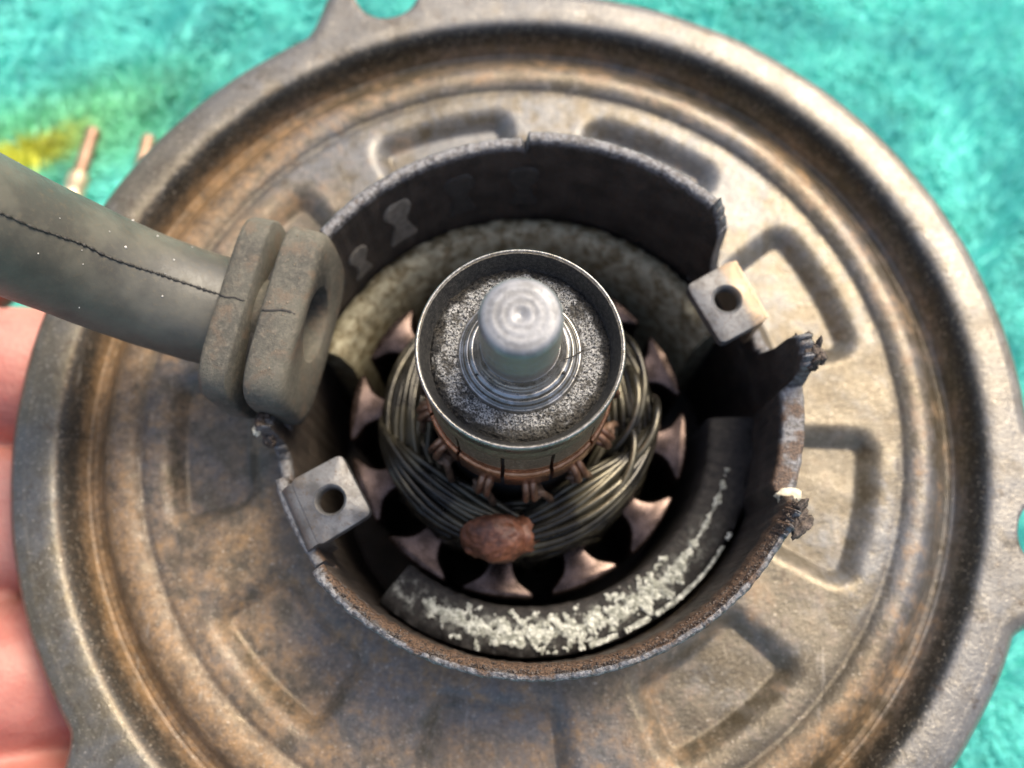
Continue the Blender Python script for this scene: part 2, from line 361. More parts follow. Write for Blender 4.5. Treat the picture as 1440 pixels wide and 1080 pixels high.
# ================================================================== the surface: a towel
def make_towel():
    n = 260; half = 320.0; u = np.linspace(-1, 1, n); u = np.sign(u)*np.abs(u)**1.3*half
    v = []
    for i in range(n):
        for j in range(n):
            x, y = u[i], u[j]
            v.append((x, y, -ZO-3.2+1.6*nz(x*.03, y*.03)*min(1, max(0, (math.hypot(x, y)-60)/40))+.9*nz(x*.17, y*.17, 4)))
    t = mk('towel', v, gridfaces(n, n), MAT['towel'])
    tag(t, 'teal terry towel with a yellow patch, spread under the motor', 'towel')
    # pile: short bent loops that lean with the nap
    N = 140000; v = []; f = []
    P = rng.random((N, 2))
    for i in range(N):
        if i < N*.8: x, y = (P[i, 0]-.5)*330, (P[i, 1]-.5)*330+25
        else: x, y = (P[i, 0]-.5)*620, (P[i, 1]-.5)*620
        if math.hypot(x, y) < 40: continue
        a = 2.2*PI*nz(x*.035+9, y*.035)+random.gauss(0, .8)
        h = 3.6+1.0*nz(x*.07, y*.07, 2)+random.random()*.7; ln = 1.6+random.random()*1.6
        wd = .32; dx, dy = math.cos(a), math.sin(a); px, py = -dy*wd, dx*wd; z0 = -ZO-3.6
        o = len(v)
        for s_, hh in ((0, 0), (.45, .75), (1.0, 1.0)):
            q = wd if s_ < .9 else wd*.6
            v += [(x+dx*ln*s_-dy*q, y+dy*ln*s_+dx*q, z0+h*hh), (x+dx*ln*s_+dy*q, y+dy*ln*s_-dx*q, z0+h*hh)]
        f += [(o, o+1, o+3, o+2), (o+2, o+3, o+5, o+4)]
    p = mk('pile', v, f, MAT['pile'], t); tag(p, kind='stuff')
make_towel()

# ================================================================== the motor
motor = empty('blower_motor'); tag(motor, 'old rusty electric blower motor with round embossed flange, opened end showing commutator', 'motor')

# ---- flange: pressed disc with groove, nine pockets and three holed lugs
LUGS = (107, -13, -133)
PROF = [(36, -38.6), (53, -38.4), (57.2, -38.35), (58.2, -38.5), (59.0, -38.3), (59.9, -37.75), (60.7, -37.45), (61.6, -37.4), (62.8, -38.0), (64.2, -39.9),
        (65.6, -40.9), (67.2, -41.2), (68.2, -40.6), (69.2, -37.4), (69.8, -35.7), (70.6, -35.1), (71.8, -34.9), (74.4, -34.95), (75.4, -35.25), (76.0, -35.9), (76.3, -36.8)]
pr, pz = np.array(PROF).T
def flange_z(R, th):
    z = float(np.interp(R, pr, pz))
    if R < 58:
        for k in range(9):
            d = (th-(-15+40*k)+180) % 360-180
            if abs(d) < 20:
                dt = abs(R*rad(d))-R*math.tan(rad(12.6)); dr = abs(R-47.4)-6.6; r0 = 3.0
                qx, qy = max(dt+r0, 0), max(dr+r0, 0)
                sd = math.hypot(qx, qy)+min(max(dt+r0, dr+r0), 0)-r0
                t = min(1, max(0, (1.6-sd)/3.5)); z -= 2.3*t*t*(3-2*t)
    return z
def make_flange():
    rings = list(np.arange(36, 58, .62))+list(np.arange(58, 71, .33))+[71+i*.55 for i in range(1, 7)]
    inner = [r for r in rings if r <= 74.2]; outer_u = np.r_[np.linspace(.03, .8, 16), .88, .94, .98, 1.0]
    n = 1260; v = []; m = len(inner)+len(outer_u); r0 = inner[-1]
    for i in range(n):
        th = 360*i/n; ct, st = cosd(th), sind(th)
        ext = 0
        for L in LUGS:
            d = abs((th-L+180) % 360-180)
            if d < 11.8: ext = 13.4*(.5+.5*math.cos(PI*d/11.8))**.85
        Ro = 76.3+ext+.12*nz(ct*9, st*9)
        for r in inner: v.append((r*ct, r*st, flange_z(r, th)+.10*nz(r*ct*.2, r*st*.2)))
        for u in outer_u:
            r = r0+(Ro-r0)*u; e = Ro-r       # rolled outer edge keeps its shape round the lugs
            z = -34.95 if e > 1.9 else float(np.interp(76.3-e, pr, pz))
            v.append((r*ct, r*st, z+.10*nz(r*ct*.2, r*st*.2)))
    v = np.array(v); f = gridfaces(n, m, True)
    d = v[:, :2]-np.array(HC); q = np.hypot(d[:, 0], d[:, 1]); k = q < 36.5      # the inner edge is pressed into the shell's wall
    v[k, :2] = np.array(HC)+d[k]/q[k, None]*36.5
    # drill the lug holes: drop faces inside, pull the border onto the circle
    hc = [np.array([79.6*cosd(L), 79.6*sind(L)]) for L in LUGS]; HR = 5.6
    keep = []; border = {}
    for q in f:
        c = v[list(q)].mean(0)[:2]; ins = False
        for k, h in enumerate(hc):
            if np.hypot(*(c-h)) < HR: ins = k+1
        if ins:
            for a in q: border[a] = ins-1
        else: keep.append(q)
    used = set(a for q in keep for a in q)
    for a, k in border.items():
        if a in used:
            d = v[a, :2]-hc[k]; v[a, :2] = hc[k]+d/np.hypot(*d)*HR
    ids = sorted(used); mp = {a: i for i, a in enumerate(ids)}
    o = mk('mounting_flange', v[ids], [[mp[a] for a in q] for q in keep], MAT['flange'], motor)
    s = o.modifiers.new('sheet', 'SOLIDIFY'); s.thickness = 1.1*S; s.offset = -1
    return o
flange = make_flange()

# ---- shell: tall wall with a torn rim
RIM = [(-180, -31), (-175.5, -31), (-175, -20), (-171.6, -19), (-171, -27), (-168, -29), (-162.6, -29), (-162.2, -24), (-141.6, -24), (-141.2, -30), (-139.8, -30), (-139.2, -17.2),
       (-137, -16.3), (-60, -15.8), (-33, -15.4), (-32, -14.4), (-26, -14.0), (-24, -18), (-22.8, -21.2), (2.2, -21.4), (3.4, -17), (5, -14.6), (10.5, -14.8), (12, -19), (13, -25), (15, -31),
       (16, -31), (16.4, -32), (34.6, -32), (35.2, -31), (38.6, -31), (40.2, -27), (41.2, -20), (42.6, -18), (44.4, -15.6), (90.8, -15.2), (91.5, -17.6), (92.6, -16.7), (137, -16.3), (143, -16.4), (144, -31), (180, -31)]
rth, rzz = np.array(RIM).T
def make_shell():
    n = 2160; v = []; dep = []
    for i in range(n):
        th = -180+360*i/n; ct, st = cosd(th), sind(th); zt = float(np.interp(th, rth, rzz))
        south = float(np.interp(th, [-139, -130, -30, -24], [0, 1, 1, 0])); rough = .35+.65*south+(.3 if 0 < th < 15 else 0)
        low = float(np.interp(th, [-24, -21, 1, 3], [0, 1, 1, 0]))
        zt += rough*.26*fract(ct*22, st*22, 1)+(1.1*fract(ct*40, st*40, 2) if 38.5 < th < 46 or 2.5 < th < 13 or -33 < th < -22 or -176 < th < -169 else 0)
        wo = 37.3+.10*nz(ct*30, st*30, 3); wi = 35.5+.18*nz(ct*26, st*26, 9)-1.5*low
        sect = [(wo, -ZO+4, 9), (wo, -45, 9), (wo, -39, 9)]
        for h in (7.2, 5, 3, 1.5, .6): sect.append((wo+rough*.12*nz(ct*45, st*45, h), min(zt-h, -31.2-h*.2) if zt < -30 else zt-h, h))
        g = [rough*.16*fract(ct*60, st*60, 6+q*1.7, 3) for q in range(6)]
        sect += [(wo-.12, zt-.18, .1), (wo-.35, zt+.3*g[0], 0), (wo-.8, zt+g[1], 0), (wi+.6+.2*south, zt-.05-.5*south+g[2], 0), (wi+.25, zt-.2-1.0*south+g[3], .1), (wi+.06-.15*south, zt-.5-1.3*south+g[4], .4*(1-south)+.1)]
        for h in (1.0, 1.8, 3, 5, 7.5, 10.5, 14, 19): sect.append((wi-south*.3*math.exp(-((h-3)/2.5)**2)+rough*.16*fract(ct*40, st*40, h*2, 3), zt-h-1.3*south, h if h > 3.2 or south < .5 else h*.35))
        sect += [(wi, -58, 9), (wi, -78, 9), (3, -80, 9)]
        for r, z, d in sect: v.append((HC[0]+r*ct, HC[1]+r*st, z)); dep.append(d)
    m = len(sect); f = gridfaces(n, m, True)
    # closed back resting on the towel
    b0 = len(v)
    for i in range(n):
        th = rad(-180+360*i/n); v.append((HC[0]+33*math.cos(th), HC[1]+33*math.sin(th), -ZO)); dep.append(9)
    f += [(i*m, b0+i, b0+(i+1) % n, ((i+1) % n)*m) for i in range(n)]
    f.append(tuple(b0+i for i in reversed(range(n))))
    f = [tuple(reversed(q)) for q in f]
    o = mk('shell', v, f, MAT['shell'], motor); sharp(o, 50)
    at = o.data.attributes.new('below_rim', 'FLOAT', 'POINT'); at.data.foreach_set('value', np.array(dep, dtype=np.float32))
    return o
shell = make_shell()

# broken lumps where the rim tore away
for k, (th, r, z, sz) in enumerate([(6.5, 37.6, -15.6, (2.6, 2.6, 2.6)), (10.0, 37.0, -17.4, (2.2, 2.0, 2.4)), (-28.5, 37.3, -14.6, (2.2, 3.2, 2.0)), (-173.5, 36.9, -19.4, (1.4, 1.7, 1.7)),
                                    (-171.4, 36.8, -22.6, (1.2, 1.5, 1.9)), (-25.0, 37.0, -18.6, (1.2, 1.4, 1.6))]):
    ps = []
    for j in range(16):                     # thin layers of scale lifting off the torn edge
        o_ = rng.standard_normal(3)*np.array(sz)*np.array([.25, .25, .34]); t_ = rad(th)
        wv, wz, tk = random.uniform(.5, 1.1)*sz[1]*.5, random.uniform(.4, 1.0)*sz[2]*.6, random.uniform(.3, .7)
        cv, cf = rough_lump((0, 0, 0), (tk, wv, wz), 3, .34, .5, k*3.1+j); rot = Matrix.Rotation(t_+random.gauss(0, .35), 3, 'Z') @ Matrix.Rotation(random.gauss(0, .35), 3, 'Y') @ Matrix.Rotation(random.gauss(0, .5), 3, 'X')
        cc = Vector((HC[0]+r*cosd(th)+o_[0]*.8, HC[1]+r*sind(th)+o_[1], z-.6+o_[2]*.8)); ps.append(([tuple(cc+rot @ Vector(q)) for q in cv], cf))
    v, f = join(ps)
    mk('torn_scale', v, f, MAT['chunk'], shell)
v, f = rough_lump((HC[0]+36.4*cosd(-22.6), 36.4*sind(-22.6), -20.6), (1.7, 1.0, .8), 3, .4, .7, 5); mk('pale_flake', v, f, MAT['pale'], shell)
v, f = rough_lump((HC[0]+37.6*cosd(-172), 37.6*sind(-172), -20.2), (.6, .8, .8), 3, .4, .7, 8); mk('pale_flake', v, f, MAT['pale'], shell)

def grains(name, N, place, mat, parent, squash=.8):
    bm = bmesh.new(); bmesh.ops.create_icosphere(bm, subdivisions=1, radius=1)
    iv = np.array([q.co[:] for q in bm.verts]); jf = np.array([[x.index for x in p.verts] for p in bm.faces]); bm.free()
    V, F = [], []
    while len(V) < N:
        q = place()
        if q is None: continue
        c, r = q; k = 1+.22*rng.standard_normal((len(iv), 1))
        F.append(jf+len(V)*len(iv)); V.append(iv*k*r*np.array([1, 1, squash])+np.array(c))
    o = mk(name, np.vstack(V), np.vstack(F), mat, parent); return tag(o, kind='stuff')
def on_rim():
    th = random.uniform(-138, -23); u = random.random(); c, s = cosd(th), sind(th)
    if fract(c*16, s*16, u*2, 3)+.45*math.sin(rad((th+95)*1.2))+.2 < 0: return None
    R_, z = (35.9+1.0*random.random(), -16.25+.0*u) if u < .4 else (35.5+.35*random.random(), -17.4-2.6*random.random()**1.5)
    zt = float(np.interp(th, rth, rzz)); z += zt+16
    return (HC[0]+R_*c, R_*s, z), random.uniform(.07, .20)
grains('rust_grains', 2600, on_rim, MAT['chunk'], shell)
# thin grey patches raised on the inside of the wall: bulb with a neck
def wall_keyhole(th0, zc, rb, zbot, mat):
    v = []; nu, nv = 15, 16
    for j in range(nv):
        z = zc+rb*1.15-(zc+rb*1.15-zbot)*j/(nv-1)
        d = (z-zc)/(rb*1.15); hw = rb*math.sqrt(max(0.02, 1-d*d)) if d > -.55 else max(rb*.5, rb*(.83+.55*(d+.55)))
        if d < -1.6: hw = rb*.5+(-1.6-d)*rb*.35
        for i in range(nu):
            s = (i/(nu-1)*2-1)*hw*(1+.10*nz(z, i))
            R = 35.36-(.16 if 0 < i < nu-1 and j > 0 else -.3); t = rad(th0)+s/35.4
            v.append((HC[0]+R*math.cos(t), R*math.sin(t), z))
    f = [tuple(reversed(q)) for q in gridfaces(nv, nu)]
    mk('keyhole_patch', v, f, mat, shell)
wall_keyhole(124.5, -24.2, 2.5, -33.5, MAT['patch']); wall_keyhole(138, -28.0, 2.0, -34.5, MAT['patch'])
wall_keyhole(108, -24.5, 2.6, -33.5, MAT['faint']); wall_keyhole(92, -25, 2.6, -33.5, MAT['faint'])

# ---- screw tabs bent inwards from the wall
def make_tab(corners, hole, z, leg_z, bend):
    C = [np.array(c, float) for c in corners]      # order: inner a, outer a, outer b, inner b
    N = 96; cen = sum(C)/4; loop = []
    def rounded(C, r):
        pts = []
        for i in range(4):
            p, a, b = C[i], C[i-1], C[(i+1) % 4]; da = (a-p)/np.linalg.norm(a-p); db = (b-p)/np.linalg.norm(b-p)
            for k in range(N//4):
                t = k/(N//4-1); q0, q1 = p+da*r, p+db*r
                pts.append((1-t)**2*q0+2*t*(1-t)*p+t*t*q1)
        return pts
    raw = rounded(C, 1.1); seg = [np.linalg.norm(raw[(i+1) % N]-raw[i]) for i in range(N)]; cum = np.r_[0, np.cumsum(seg)]; out = []
    for q in np.linspace(0, cum[-1], N, endpoint=False):
        i = min(np.searchsorted(cum, q, side='right')-1, N-1); t = (q-cum[i])/max(seg[i], 1e-9); out.append(raw[i]*(1-t)+raw[(i+1) % N]*t)
    outi = [cen+(p-cen)*.955 for p in out]
    h = np.array(hole, float)
    def circ(r):
        pts = []
        for p in out:
            d = p-h; pts.append(h+d/np.linalg.norm(d)*r)
        return pts
    T = 1.7; L = [(out, z-T), (out, z-.38), ([cen+(p-cen)*.985 for p in out], z-.1), (outi, z), (circ(2.35), z), (circ(2.15), z+.10), (circ(1.95), z-.05), (circ(1.75), z-.35), (circ(1.7), z-T), (out, z-T)]
    v = [(p[0], p[1], zz) for pts, zz in L for p in pts]
    f = []
    for a in range(len(L)-1):
        for k in range(N):
            q = (k+1) % N; f.append((a*N+k, a*N+q, (a+1)*N+q, (a+1)*N+k))
    o = mk('screw_tab', v, f, MAT['tab'], shell); sharp(o, 40)
    # bend and leg running down into the wall
    a, b = C[1], C[2]; e = (b-a)/np.linalg.norm(b-a); nrm = np.array([e[1], -e[0]])
    if nrm@cen > nrm@a: nrm = -nrm
    prof = [(-1.2, -.15), (-.4, -.05), (.3, -.25), (.3+bend*.6, -.8), (.5+bend, -2.0), (.5+bend, leg_z-z), (-.9, leg_z-z), (-.9, -2.2), (-1.2, -1.6)]
    v = []
    for s in np.linspace(.4, np.linalg.norm(b-a)-.4, 8):
        for dn, dz in prof: p = a+e*s+nrm*dn; v.append((p[0], p[1], z+dz-.02))
    m = len(prof); f = []
    for i in range(7):
        for k in range(m): q = (k+1) % m; f.append((i*m+k, i*m+q, (i+1)*m+q, (i+1)*m+k))
    f += [tuple(reversed(range(m))), tuple(7*m+k for k in range(m))]
    bm_ = mk('tab_bend', v, f, MAT['tab'], shell); sharp(bm_, 45)
    # make the faces point outwards
    for ob in (o, bm_):
        b_ = bmesh.new(); b_.from_mesh(ob.data); bmesh.ops.recalc_face_normals(b_, faces=b_.faces); b_.to_mesh(ob.data); b_.free()
make_tab([(23.4, 16.4), (30.5, 20.6), (34.9, 11.3), (28.0, 7.5)], (29.2, 14.3), -22, -33, -.35)
make_tab([(-24.6, -8.0), (-31.4, -11.8), (-27.0, -20.6), (-20.0, -16.2)], (-25.7, -14.4), -22, -33, 1.3)

# ---- two curved magnets clamped inside the wall
MC = (1.0, 0.0)
def magnet(a0, a1, ztop, mat, amp, slope=0):
    ri = 27.7+(2.3 if slope else 0); prof = [(ri, -76), (ri, ztop-1.0-slope*1.6), (ri+.4, ztop-.35-slope*1.4), (ri+1.0, ztop-slope*.8), (max(30.5, ri+1.3), ztop+.15-slope*.4), (32.4, ztop+.15), (33.6, ztop-.1), (34.7, ztop-.6), (34.9, ztop-2), (34.9, -76)]
    def jit(t, r, z, k):
        if z < -70: return r, z
        return r+amp*.5*fract(math.cos(t)*18, math.sin(t)*18, r*.5), z+amp*fract(math.cos(t)*24, math.sin(t)*24, r*.9+4)
    v, f = sector(prof, a0, a1, 220, MC, jit)
    o = mk('magnet', v, f, mat, motor)
    b_ = bmesh.new(); b_.from_mesh(o.data); bmesh.ops.recalc_face_normals(b_, faces=b_.faces); b_.to_mesh(o.data); b_.free()
    sharp(o, 60); return o
mag_b = magnet(-129, 1, -36.6, MAT['magnet'], .35); mag_t = magnet(26, 160, -37.4, MAT['gold'], .3, 2.6)
mag_b['label'] = 'dark magnet crusted with white corrosion'
# white crust on the lower magnet: thousands of grains
def crust():
    bm = bmesh.new(); bmesh.ops.create_icosphere(bm, subdivisions=1, radius=1)
    iv = np.array([q.co[:] for q in bm.verts]); jf = np.array([[x.index for x in p.verts] for p in bm.faces]); bm.free()
    V, F = [], []; cnt = 0; tries = 0
    while cnt < 14000 and tries < 260000:
        tries += 1
        th = random.uniform(-121, -14); R = random.uniform(28.2, 34.6)
        ctr = 31.1+.35*math.sin(rad(th*3)); wid = 2.5*min(1, (th+124)/16)*min(1, max(.18, (-32-th)/22))
        d = abs(R-ctr)/max(wid, .2); c, s = cosd(th), sind(th)
        dens = (1-d)+1.15*fract(R*c*.6, R*s*.6, 3, 4)
        line = (-78 < th < -30) and abs(R-34.3-.25*math.sin(rad(th*7))) < .35 and nz(th*.35, 3) > -.15
        if not line and dens < .36: continue
        r = random.uniform(.05, .09+.12*random.random())*(1.25 if dens > .8 else 1)
        k = 1+.35*rng.standard_normal((len(iv), 1))*.6
        z = -36.45+.35*max(0, dens)*random.random()+(.5 if line else 0)
        V.append(iv*k*r*np.array([1, 1, .8])+np.array([MC[0]+R*c, MC[1]+R*s, z])); F.append(jf+cnt*len(iv)); cnt += 1
    o = mk('corrosion_crust', np.vstack(V), np.vstack(F), MAT['crust'], mag_b); tag(o, kind='stuff')
crust()

# ---- rotor: core, twelve T-shaped teeth, coils, tangs
AX = np.array([-0.5, 0.0])
def at_axis(o): o.location = (AX[0]*S, AX[1]*S, 0); return o
v, f = lathe([(2, -78), (11.5, -78), (11.5, -30), (11.0, -26), (2, -26)], 64)
arm = at_axis(mk('armature', v, f, MAT['black'], motor))
def tooth_mesh():
    pts = [(26.4*cosd(d), 26.4*sind(d)) for d in np.linspace(-11.6, 11.6, 19)]
    right = [(26.0, 12.0), (25.5, 11.6), (25.0, 10.3), (24.5, 8.8), (23.9, 7.2), (23.1, 5.9), (22.1, 5.0), (20.8, 4.7), (18.5, 5.0), (12.0, 7.5)]
    pts += [(R*cosd(d), R*sind(d)) for R, d in right]+[(R*cosd(-d), R*sind(-d)) for R, d in reversed(right)]
    bm = bmesh.new(); vs = [bm.verts.new((x, y, -39.2)) for x, y in pts]; top = bm.faces.new(vs)
    if top.normal.z < 0: top.normal_flip()
    ex = bmesh.ops.extrude_face_region(bm, geom=[top]); low = [g_ for g_ in ex['geom'] if isinstance(g_, bmesh.types.BMVert)]
    for q in low: q.co.z = -74
    bm.normal_update(); bmesh.ops.recalc_face_normals(bm, faces=bm.faces)
    es = [e for e in bm.edges if all(q.co.z > -40 for q in e.verts)]
    bmesh.ops.bevel(bm, geom=es, offset=.62, segments=4, profile=.5, affect='EDGES', clamp_overlap=True)
    for q in bm.verts:
        d = abs(math.degrees(math.atan2(q.co.y, q.co.x)))
        if q.co.z > -45: q.co.z -= 1.1*min(1, d/12.5)**2
    v = [tuple(q.co) for q in bm.verts]; bm.verts.index_update(); f = [[q.index for q in p.verts] for p in bm.faces]; bm.free()
    me = mk('tooth', v, f, MAT['tooth'], mesh_only=True); me.set_sharp_from_angle(angle=rad(60)); return me
tm = tooth_mesh()
for k in range(12):
    o = link('tooth', tm, arm); o.rotation_euler = (0, 0, rad(-97+30*k))
# coils: each bundle climbs out of a slot, sweeps past the neck and dives into a slot four on; later coils lie on earlier ones
NW = 15; wire_me = []
for j in range(NW):
    row, colm = (0, j*.9) if j < 8 else (1, (j-8+.5)*.9)
    path = []; n = 44; r_mid = 13.2+colm*1.04
    for i in range(n):
        t = i/(n-1); bow = math.sin(PI*t)**.8
        R = 21.2+(r_mid-21.2)*bow+.3*math.sin(t*7+j*1.7)
        aa = 118*t-59+(colm-3)*2.6*(1-bow)*(1 if t > .5 else -1)
        z = -38.8+7.2*math.sin(PI*t)**.55+row*1.15-.10*(colm-3)**2*bow+.12*math.sin(t*7+j)
        if t > .93: z -= ((t-.93)/.07)**2*8.0
        if t < .07: z -= ((.07-t)/.07)**2*8.0
        path.append((R*cosd(aa), R*sind(aa), z))
    v, f = sweep(path, .58, 8); wire_me.append(mk('wire', v, f, MAT['wire'], mesh_only=True))
for mid, dz in ((-58, 2.4), (-120, 1.4), (4, -2.2), (62, -3.0), (120, -3.0), (180, -2.4), (-88, -1.6), (-28, -3.4), (32, -4.6), (90, -5), (148, -5), (-150, -3.4)):
    for j in range(NW):
        o = link('wire', wire_me[j], arm); o.rotation_euler = (0, 0, rad(mid+random.gauss(0, 1.4))); o.location = (random.uniform(-.25, .25)*S, random.uniform(-.25, .25)*S, (dz+random.gauss(0, .18))*S)
for k in range(5):
    a0 = random.uniform(-170, -20); sp = random.uniform(40, 75); r0, r1 = random.uniform(13.5, 17), random.uniform(18, 21); zz = random.uniform(-30.8, -29.6)
    if k % 2: r0, r1 = r1, r0
    pth = [((r0+(r1-r0)*t+1.0*math.sin(PI*t))*cosd(a0+sp*t), (r0+(r1-r0)*t+1.0*math.sin(PI*t))*sind(a0+sp*t), zz+1.0*math.sin(PI*t)-6*(2*t-1)**6) for t in np.linspace(0, 1, 26)]
    v, f = sweep(pth, .58, 8); mk('wire', v, f, MAT['wire'], arm)
# copper tangs under the commutator, each folded over its lead
tg = []
for off in (-.5, .5): tg.append(sweep(spline([(11.9, off, -21.6), (12.9, off, -22.4), (13.7, off*1.1, -23.5), (13.9, off*1.2, -24.6), (13.1, off, -25.2), (12.0, off, -25.0)], 16), .52, 8))
v, f = join(tg); tme = mk('tang', v, f, MAT['tang'], mesh_only=True)
v, f = join([sweep(spline([(12.6, .2, -24.6), (13.3, 1.3, -24.9), (13.6, 2.2, -26.6), (13.9, 2.8, -29)], 16), .55, 8), rough_lump((12.9, .6, -24.9), (1.1, 1.3, .8), 3, .3, .5, 4)]); lme = mk('lead', v, f, MAT['lead'], mesh_only=True)
for k in range(12):
    for nm, me in (('tang', tme), ('lead', lme)):
        o = link(nm, me, arm); o.rotation_euler = (0, 0, rad(-85+30*k+random.uniform(-4, 4))); o.location = (0, 0, random.uniform(-.5, .3)*S)
v, f = join([rough_lump((-3.4, -18.6, -29.2), (4.4, 3.4, 3.2), 5, .20, .3, 2.2), rough_lump((.2, -18.2, -30.2), (3.0, 2.6, 2.4), 4, .2, .35, 4.2), rough_lump((-6.0, -18.6, -30.4), (2.2, 2.4, 2.2), 4, .2, .35, 6.1)]); vl = mk('varnish_lump', v, f, MAT['varnish'], arm)
vl['label'] = 'red-brown lump of varnish on the coils'

# ---- commutator: twelve bars round an insulating core, a bright ring on top
v, f = lathe([(4, -24), (11.2, -24), (11.2, -4.2), (4, -4.2)], 96); com = at_axis(mk('commutator', v, f, MAT['black'], motor))
prof = [(11.1, -22.2), (12.15, -22.2), (12.4, -21.9), (12.4, -16.2), (12.25, -15.9), (12.0, -15.7), (11.85, -14), (11.8, -3.0), (11.6, -2.4), (11.25, -2.4)]
v, f = sector(prof, -13.9, 13.9, 12); bme = mk('commutator_bar', v, f, MAT['bar'], mesh_only=True)
b_ = bmesh.new(); b_.from_mesh(bme); bmesh.ops.recalc_face_normals(b_, faces=b_.faces); b_.to_mesh(bme); b_.free(); bme.set_sharp_from_angle(angle=rad(40))
for k in range(12):
    o = link('commutator_bar', bme, com); o.rotation_euler = (0, 0, rad(-85+30*k+random.uniform(-.4, .4)))
v, f = lathe([(11.75, -3.4), (12.0, -3.1), (12.12, -.9), (12.15, -.3), (12.06, -.06), (11.92, .02), (11.75, -.05), (11.62, -.35)], 160); sharp(mk('retaining_ring', v, f, MAT['ring'], com), 60)
v, f = lathe([(11.64, -.3), (11.3, -1.2), (10.95, -2.4), (10.6, -3.2), (10.0, -3.6)], 160, jitter=lambda t, r, z, k: (r+(.12*nz(math.cos(t)*30, math.sin(t)*30, k) if k else 0), z)); mk('ring_lining', v, f, MAT['cup'], com)
v, f = lathe([(11.6, -7.6), (11.9, -7.4), (12.0, -5.5), (11.95, -3.0)], 160, jitter=lambda t, r, z, k: (r+.04*nz(math.cos(t)*20, math.sin(t)*20, k), z+(.5*nz(math.cos(t)*9, math.sin(t)*9, 2) if k < 2 else 0))); mk('carbon_band', v, f, MAT['bar'], com)
# porous bearing metal, granular
def porous():
    nu, nv = 300, 40; v = []
    for i in range(nu):
        t = 2*PI*i/nu
        for k in range(nv):
            r = 7.0+(10.95-7.0)*k/(nv-1); x, y = r*math.cos(t), r*math.sin(t)
            z = -2.9+.22*nz(x*2.3, y*2.3, 1)+.22*nz(x*4.6, y*4.6, 5)+.16*random.random()
            if k > nv-8: z -= .1*(k-nv+8)*(.6+nz(x*.5, y*.5, 8))
            if k < 4: z -= .12*(4-k)
            v.append((x, y, z))
    mk('porous_bush', v, [tuple(q) for q in gridfaces(nu, nv, True)], MAT['porous'], com)
porous()
prof = [(7.5, -3.6), (7.35, -2.7), (7.1, -2.35), (6.75, -2.3), (6.6, -2.0), (6.35, -1.75), (6.15, -1.75), (6.0, -1.35), (5.7, -1.1), (5.5, -1.1), (5.35, -.6), (5.05, -.3), (4.85, .2), (4.6, .7), (4.3, .7)]
v, f = lathe([(r, z) for r, z in prof], 160); sharp(mk('turned_collar', v, f, MAT['turned'], com), 60)

# ---- shaft
prof = [(4.55, -4), (4.55, .9), (4.42, 1.3), (4.55, 1.9), (4.58, 4), (4.56, 8.9), (4.52, 9.35), (4.36, 9.7), (4.05, 9.98), (3.6, 10.12), (3.0, 10.18), (2.2, 10.2), (1.2, 10.22), (.6, 10.2), (.3, 10.1), (0.02, 10.05)]
v, f = lathe(prof, 128, jitter=lambda t, r, z, k: (r*(1+.006*nz(math.cos(t)*3, math.sin(t)*3, z)), z))
shaft = at_axis(mk('shaft', v, f, MAT['shaft'], motor))
# debris on the collar: a bristle and crumbs
v, f = sweep(spline([(5.0, -1.6, -.2), (5.9, -1.1, -.9), (6.6, -.5, -1.7), (7.3, .1, -2.1)], 10), .09, 5); mk('bristle', v, f, MAT['black'], com)
for k, (x, y, r) in enumerate([(5.0, -3.0, .22), (4.6, -4.1, .25), (-5.6, -5.6, .3), (-5.0, -3.2, .16), (6.6, -3.0, .15)]):
    v, f = rough_lump((x, y, -.9 if math.hypot(x, y) < 6 else -2.0), (r, r, r), 2, .4, .6, k); mk('crumb', v, f, MAT['black'], com)

# ================================================================== rubber grommet with its sleeve, seated in the notch of the wall
GA = 168.5; er = np.array([cosd(GA), sind(GA), 0]); et = np.array([-sind(GA), cosd(GA), 0])*-1; ez = np.array([0, 0, 1.0])
G0 = np.array([-34.9, 10.2, -21.0])
grom = empty('rubber_sleeve', (G0[0], G0[1], G0[2]+ZO)); tag(grom, 'black rubber cable sleeve with moulded seam and grommet end in the motor wall', 'rubber sleeve')
gorg = (G0[0], G0[1], G0[2]+ZO)
def loop(a, b, p, n=96, off=(0, 0), wob=0, sd=0):
    out = []
    for i in range(n):
        t = 2*PI*i/n; c, s = math.cos(t), math.sin(t)
        k = 1+wob*nz(c*2+sd, s*2, sd)
        out.append((off[0]+a*k*math.copysign(abs(c)**(2/p), c), off[1]+b*k*math.copysign(abs(s)**(2/p), s)))
    return out
def loft(sections, n=96):
    """sections: (r offset, loop in (t, z))"""
    v = [tuple(G0+er*r+et*t+ez*z) for r, lp in sections for t, z in lp]; f = []
    for a in range(len(sections)-1):
        for k in range(n): q = (k+1) % n; f.append((a*n+k, (a+1)*n+k, (a+1)*n+q, a*n+q))
    return v, f
def fixn(o):
    b = bmesh.new(); b.from_mesh(o.data); bmesh.ops.recalc_face_normals(b, faces=b.faces); b.to_mesh(o.data); b.free(); return o
A, B = 12.9, 9.3; HO = (.6, 1.6)
